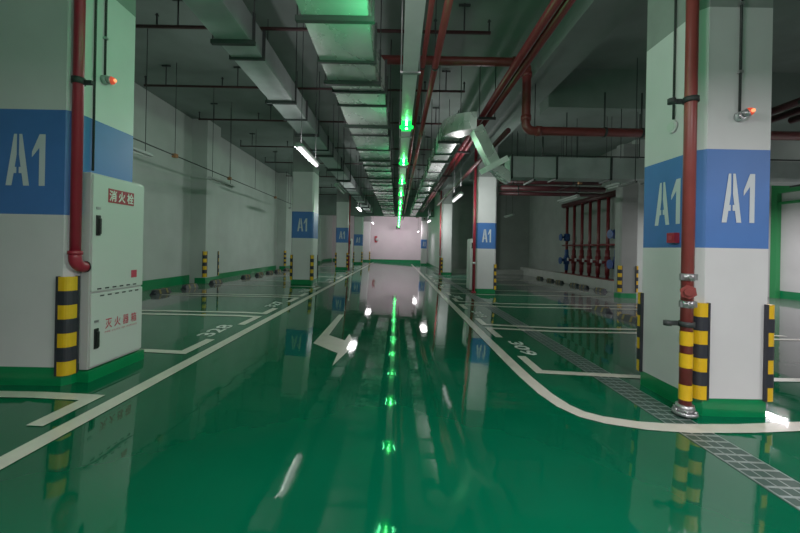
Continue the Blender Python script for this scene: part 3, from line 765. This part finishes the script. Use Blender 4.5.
# ---------------------------------------------------------------- valve manifold on the side wall
mx = 7.6; m_ = thing('valve_manifold', 'row of tall red fire water risers with blue valves on the dark side wall', 'pipes', (mx, 14, HC-1.0))
RY = [12.25, 12.85, 13.45, 14.05, 14.65, 15.3, 15.95]
for i, y in enumerate(RY):
    r = .085 if i == 0 else .06
    mb = MB(); mb.tube([(mx, y, HC-.98), (mx, y, HC+2.0)], r, 12); mb.build('riser', 'pairred', m_)
    mb = MB(); zz = HC-.35
    mb.tube([(mx, y, zz-.18), (mx, y, zz+.18)], r+.04, 10); mb.tube([(mx, y, zz-.02), (mx-.22, y, zz-.02)], .05, 8)
    mb.tube([(mx, y, zz-.5), (mx, y, zz+.02)], r+.022, 12); mb.tube([(mx, y, zz), (mx, y, zz+.42)], r+.022, 12)
    mb.build('valve', 'pairred' if i not in (0, 6) else 'valveblue', m_)
    mb = MB(); mb.box((mx-.26, y-.05, zz-.06), (mx-.225, y+.05, zz+.07), .008); mb.build('valve_tag', 'valvewhite', m_)
    if i in (0, 6):
        for zz in (HC+.62, HC-.42):
            mb = MB(); mb.tube([(mx-.12, y, zz), (mx-.26, y, zz)], .04, 8); mb.tube([(mx-.26, y, zz), (mx-.29, y, zz)], .16, 14)
            mb.tube([(mx, y, zz-.16), (mx, y, zz+.16)], r+.07, 12); mb.build('handwheel', 'valveblue', m_)
mb = MB(); mb.tube([(mx-.1, 12.0, HC+.26), (mx-.1, 16.1, HC+.26)], .035, 10); mb.build('cross_pipe', 'pairred', m_)
mb = MB(); mb.box((mx-.16, 12.0, HC-1.06), (mx+.12, 16.1, HC-.96)); mb.box((mx-.14, 12.03, HC-.94), (mx-.06, 12.11, HC+.24)); mb.build('base_rail', 'pairred', m_)
mb = MB(); mb.tube([(mx, 12.02, HC+2.06), (mx, 16.3, HC+2.06)], .11, 12); mb.build('top_header', 'reddark', m_)

# ---------------------------------------------------------------- tube lights
def tube_fixture(name, label, x, y, z, ln, on, group):
    t = thing(name, label, 'tube light', (x, y+ln/2, z), group)
    mb = MB(); mb.prism([(x-.075, z+.0), (x+.075, z+.0), (x+.035, z+.055), (x-.035, z+.055)], y, y+ln, M4=Matrix(((1, 0, 0, 0), (0, 0, 1, 0), (0, 1, 0, 0), (0, 0, 0, 1)))); mb.build('housing', 'fixture', t)
    mb = MB(); mb.tube([(x, y+.03, z-.02), (x, y+ln-.03, z-.02)], .032 if on else .018, 10); mb.build('tube', ('tubenear' if y < 10 else 'tubeon') if on else 'tubeoff', t)
    for k in (.12, ln-.12):
        mb = MB(); mb.tube([(x, y+k, z+.055), (x, y+k, CEIL-.01)], .006, 6); mb.build('hanger_rod', 'iron', t)
    return t
def area_light(x, y, z, ln, e, rot=(0, 0, 0), w=.12, color=(1, .95, .97)):
    L = bpy.data.lights.new('tube_or_fill_light', 'AREA'); L.shape = 'RECTANGLE'; L.size = w; L.size_y = ln; L.energy = e; L.color = color
    o = bpy.data.objects.new('tube_or_fill_light', L); COL.objects.link(o); o.location = (x, y, z); o.rotation_euler = rot
    return o
Zt = HC+1.53
aisle = [(-1.53, 5.45, Zt, 1.22, True, 'lit white tube light before the second cabinet row pillar'),
         (-1.53, 8.85, Zt, 1.22, False, 'unlit tube light just behind the big lit tube over the aisle'),
         (-1.53, 13.6, Zt, 1.22, True, 'small lit tube light before the third cabinet row pillar'),
         (-1.53, 21.5, Zt, 1.22, True, 'tiny lit tube light far along the cabinet side of the aisle'),
         (1.60, 9.0, HC+1.40, 1.3, True, 'lit white tube light before the second riser row pillar'),
         (1.60, 17.5, HC+1.40, 1.22, True, 'small lit tube light by the white aisle wall'),
         (1.60, 26.5, HC+1.30, 1.22, True, 'tiny lit tube light at the far end of the white aisle wall')]
for x, y, z, ln, on, l in aisle:
    tube_fixture('tube_light', l, x, y, z, ln, on, 'tube lights along the aisle')
    if on and y > 10: area_light(x, y+ln/2, z-.06, ln, 18, w=.3)
side = [(-4.4, 5.15, 'unlit tube light half hidden by the fire cabinet pillar, over the bays'), (-4.4, 8.3, 'unlit tube light over the bays before the first wall pier'), (-4.4, 14.5, 'unlit tube light over the bays beyond the first wall pier'),
        (5.0, 7.35, 'unlit tube light just left of the large riser pillar, over the deep bays'), (5.0, 9.9, 'unlit tube light hanging in front of the red valve risers'), (5.0, 15.4, 'small unlit tube light by the dark cross wall')]
for x, y, l in side: tube_fixture('tube_light', l, x, y, HC+1.53, 1.15, False, 'unlit tube lights over the bays')
# suspended wiring conduits with emergency lamp boxes
def wiring(label, x, z, y0, y1, boxes, drops):
    t = thing('wiring_conduit', label, 'conduit', (x, y0, z))
    mb = MB(); mb.tube([(x, y0, z), (x, y1, z)], .013, 8); mb.build('tube', 'iron', t)
    for y in boxes:
        mb = MB(); mb.box((x-.045, y-.045, z-.045), (x+.045, y+.045, z+.035), .008); mb.build('junction_box', 'brown', t)
    for y in drops:
        mb = MB(); mb.tube([(x, y, z+.013), (x, y, CEIL-.01)], .006, 6); mb.build('hanger_rod', 'iron', t)
wiring('thin suspended wiring conduit with small boxes along the long wall', -4.62, HC+1.82, 3.0, 17.6, [7.35, 9.75, 13.4], [7.35, 9.75, 11.5, 13.4, 15, 16.5])
wiring('thin suspended wiring conduit over the deep parking bays', 4.9, HC+1.86, 7.6, 10.95, [9.6], [8.4, 10.6])

# ---------------------------------------------------------------- wheel stops
ws = None
def wheel_stop(x, y, label, grp):
    global ws
    z = zf(x, y)
    if ws is None:
        ws = thing('wheel_stop', label, 'wheel stop', (x, y, z), grp)
        mb = MB(); secs = []
        for yy, k in ((-.28, .55), (-.25, .9), (-.2, 1), (.2, 1), (.25, .9), (.28, .55)):
            secs.append([(x-.085, y+yy, z), (x+.085, y+yy, z), (x+.05*k, y+yy, z+.11*k), (x-.05*k, y+yy, z+.11*k)])
        mb.loft(secs); mb.build('body', 'rubber', ws)
        for a, b in ((-.15, -.09), (.09, .15)):
            mb = MB(); mb.loft([[(x-.088, y+q, z+.012), (x+.088, y+q, z+.012), (x+.052, y+q, z+.113), (x-.052, y+q, z+.113)] for q in (a, b)]); mb.build('reflective_stripe', 'yellowdull', ws)
    else:
        c = copy_tree(ws, (x, y, z), label); c['group'] = grp
for i, y in enumerate((8.25, 9.4, 10.75, 12.9, 14.15, 15.3, 16.35, 17.6)):
    wheel_stop(-5.45, y, '%s black wheel stop along the long wall, counted from the fire cabinet' % ('first', 'second', 'third', 'fourth', 'fifth', 'sixth', 'seventh', 'eighth')[i], 'wheel stops along the long wall')
for i, y in enumerate((12.3, 13.4, 14.1, 15.4, 16.3, 17.5)):
    wheel_stop(7.05, y, '%s black wheel stop below the red valve risers, counted from the deep bay pillar' % ('first', 'second', 'third', 'fourth', 'fifth', 'sixth')[i], 'wheel stops below the valve risers')
wheel_stop(4.6, 7.95, 'yellow striped wheel stop alone on the line of the second bay', 'wheel stops in the near bays')
wheel_stop(4.55, 6.9, 'yellow striped wheel stop just beside the back guard of the riser pillar', 'wheel stops in the near bays')

# small fixtures far off
t = thing('alarm_bell', 'small round pale alarm bell near the far end pillar', 'alarm bell', (-1.95, 33.96, HC+.75))
mb = MB(); mb.box((-2.15, 33.9, HC+.5), (-1.9, 33.99, HC+1.1)); mb.build('wall_mount', 'sign', t)
mb = MB(); mb.dome((-1.92, 33.88, HC+.78), .16, '-y'); mb.build('gong', 'cabinet', t)
t = thing('wall_switch', 'small brown switch plate on the white wall beyond the open bay', 'switch', (12.098, 10.2, HC-.95))
mb = MB(); mb.box((12.07, 10.30, HC-1.05), (12.098, 10.42, HC-.85)); mb.build('plate', 'brown', t)
mb = MB(); mb.box((12.06, 10.34, HC-.98), (12.07, 10.38, HC-.92)); mb.build('rocker', 'black', t)

# ---------------------------------------------------------------- lights that continue behind the camera and in the side bays, plus added fill
area_light(-1.53, .9, HC+1.5, 1.2, 6)
area_light(1.60, .3, HC+1.5, 1.2, 75)
area_light(1.60, -3.6, HC+1.45, 1.2, 110)
area_light(-1.53, -3.2, HC+1.45, 1.2, 5)
area_light(5.0, .2, HC+1.5, 1.2, 80)
area_light(-1.45, .9, HC+1.5, 1.2, 30, rot=(0, math.radians(-78), 0))  # added side light to brighten the riser pillar's aisle face
area_light(9.8, 5.0, HC+1.5, 1.2, 110)
area_light(9.8, 9.5, HC+1.5, 1.2, 90)
# added fill light aimed forward over the aisle, with no fitting
R_ = math.radians
area_light(0, 2.4, HC+2.9, .5, 9, rot=(R_(62), 0, 0), w=2.4)
# bare tubes shine sideways into the bays and up against the ducts as well
for x, y, sd, up in ((-1.53, 6.06, 40, 8), (-1.53, 14.2, 42, 14), (-1.53, 22.1, 36, 12), (1.60, 9.65, 42, 20), (1.60, 18.1, 36, 14), (-1.53, .9, 0, 16), (1.60, .3, 0, 16)):
    sg = 1 if x > 0 else -1
    if sd: area_light(x+sg*.05, y, HC+1.48, 1.2, sd, rot=(0, -sg*R_(78), 0), w=.12, color=(.90, 1, .93))
    if up: area_light(x, y, HC+1.62, 1.2, up, rot=(0, sg*R_(146), 0), w=.12)
area_light(-1.2, 30.6, HC+1.7, .5, 36, rot=(R_(80), 0, 0), w=1.6, color=(1, .84, .92))  # two added lights without fittings, aimed to brighten the end wall
area_light(1.0, 30.6, HC+1.7, .5, 45, rot=(R_(80), 0, 0), w=1.6, color=(1, .84, .92))
W = bpy.data.worlds.new('World'); bpy.context.scene.world = W; W.use_nodes = True
W.node_tree.nodes['Background'].inputs[0].default_value = (.5, .6, .55, 1); W.node_tree.nodes['Background'].inputs[1].default_value = .02

# ---------------------------------------------------------------- camera
cam = bpy.data.cameras.new('Camera'); co = bpy.data.objects.new('Camera', cam); COL.objects.link(co)
th = .0192
er = Vector((math.cos(th), 0, math.sin(th))); eu = Vector((-math.sin(th), 0, math.cos(th))); eb = Vector((0, -1, 0))
Mw = Matrix((er, eu, eb)).transposed().to_4x4(); Mw.translation = (0, 0, HC); co.matrix_world = Mw
cam.sensor_width = 36; cam.lens = 356/800*36; cam.shift_x = 3/800; cam.shift_y = -18.5/800; cam.clip_start = .05; cam.clip_end = 200
sc = bpy.context.scene; sc.camera = co
sc.view_settings.view_transform = 'Standard'; sc.view_settings.look = 'None'; sc.view_settings.exposure = 0; sc.view_settings.gamma = 1.12
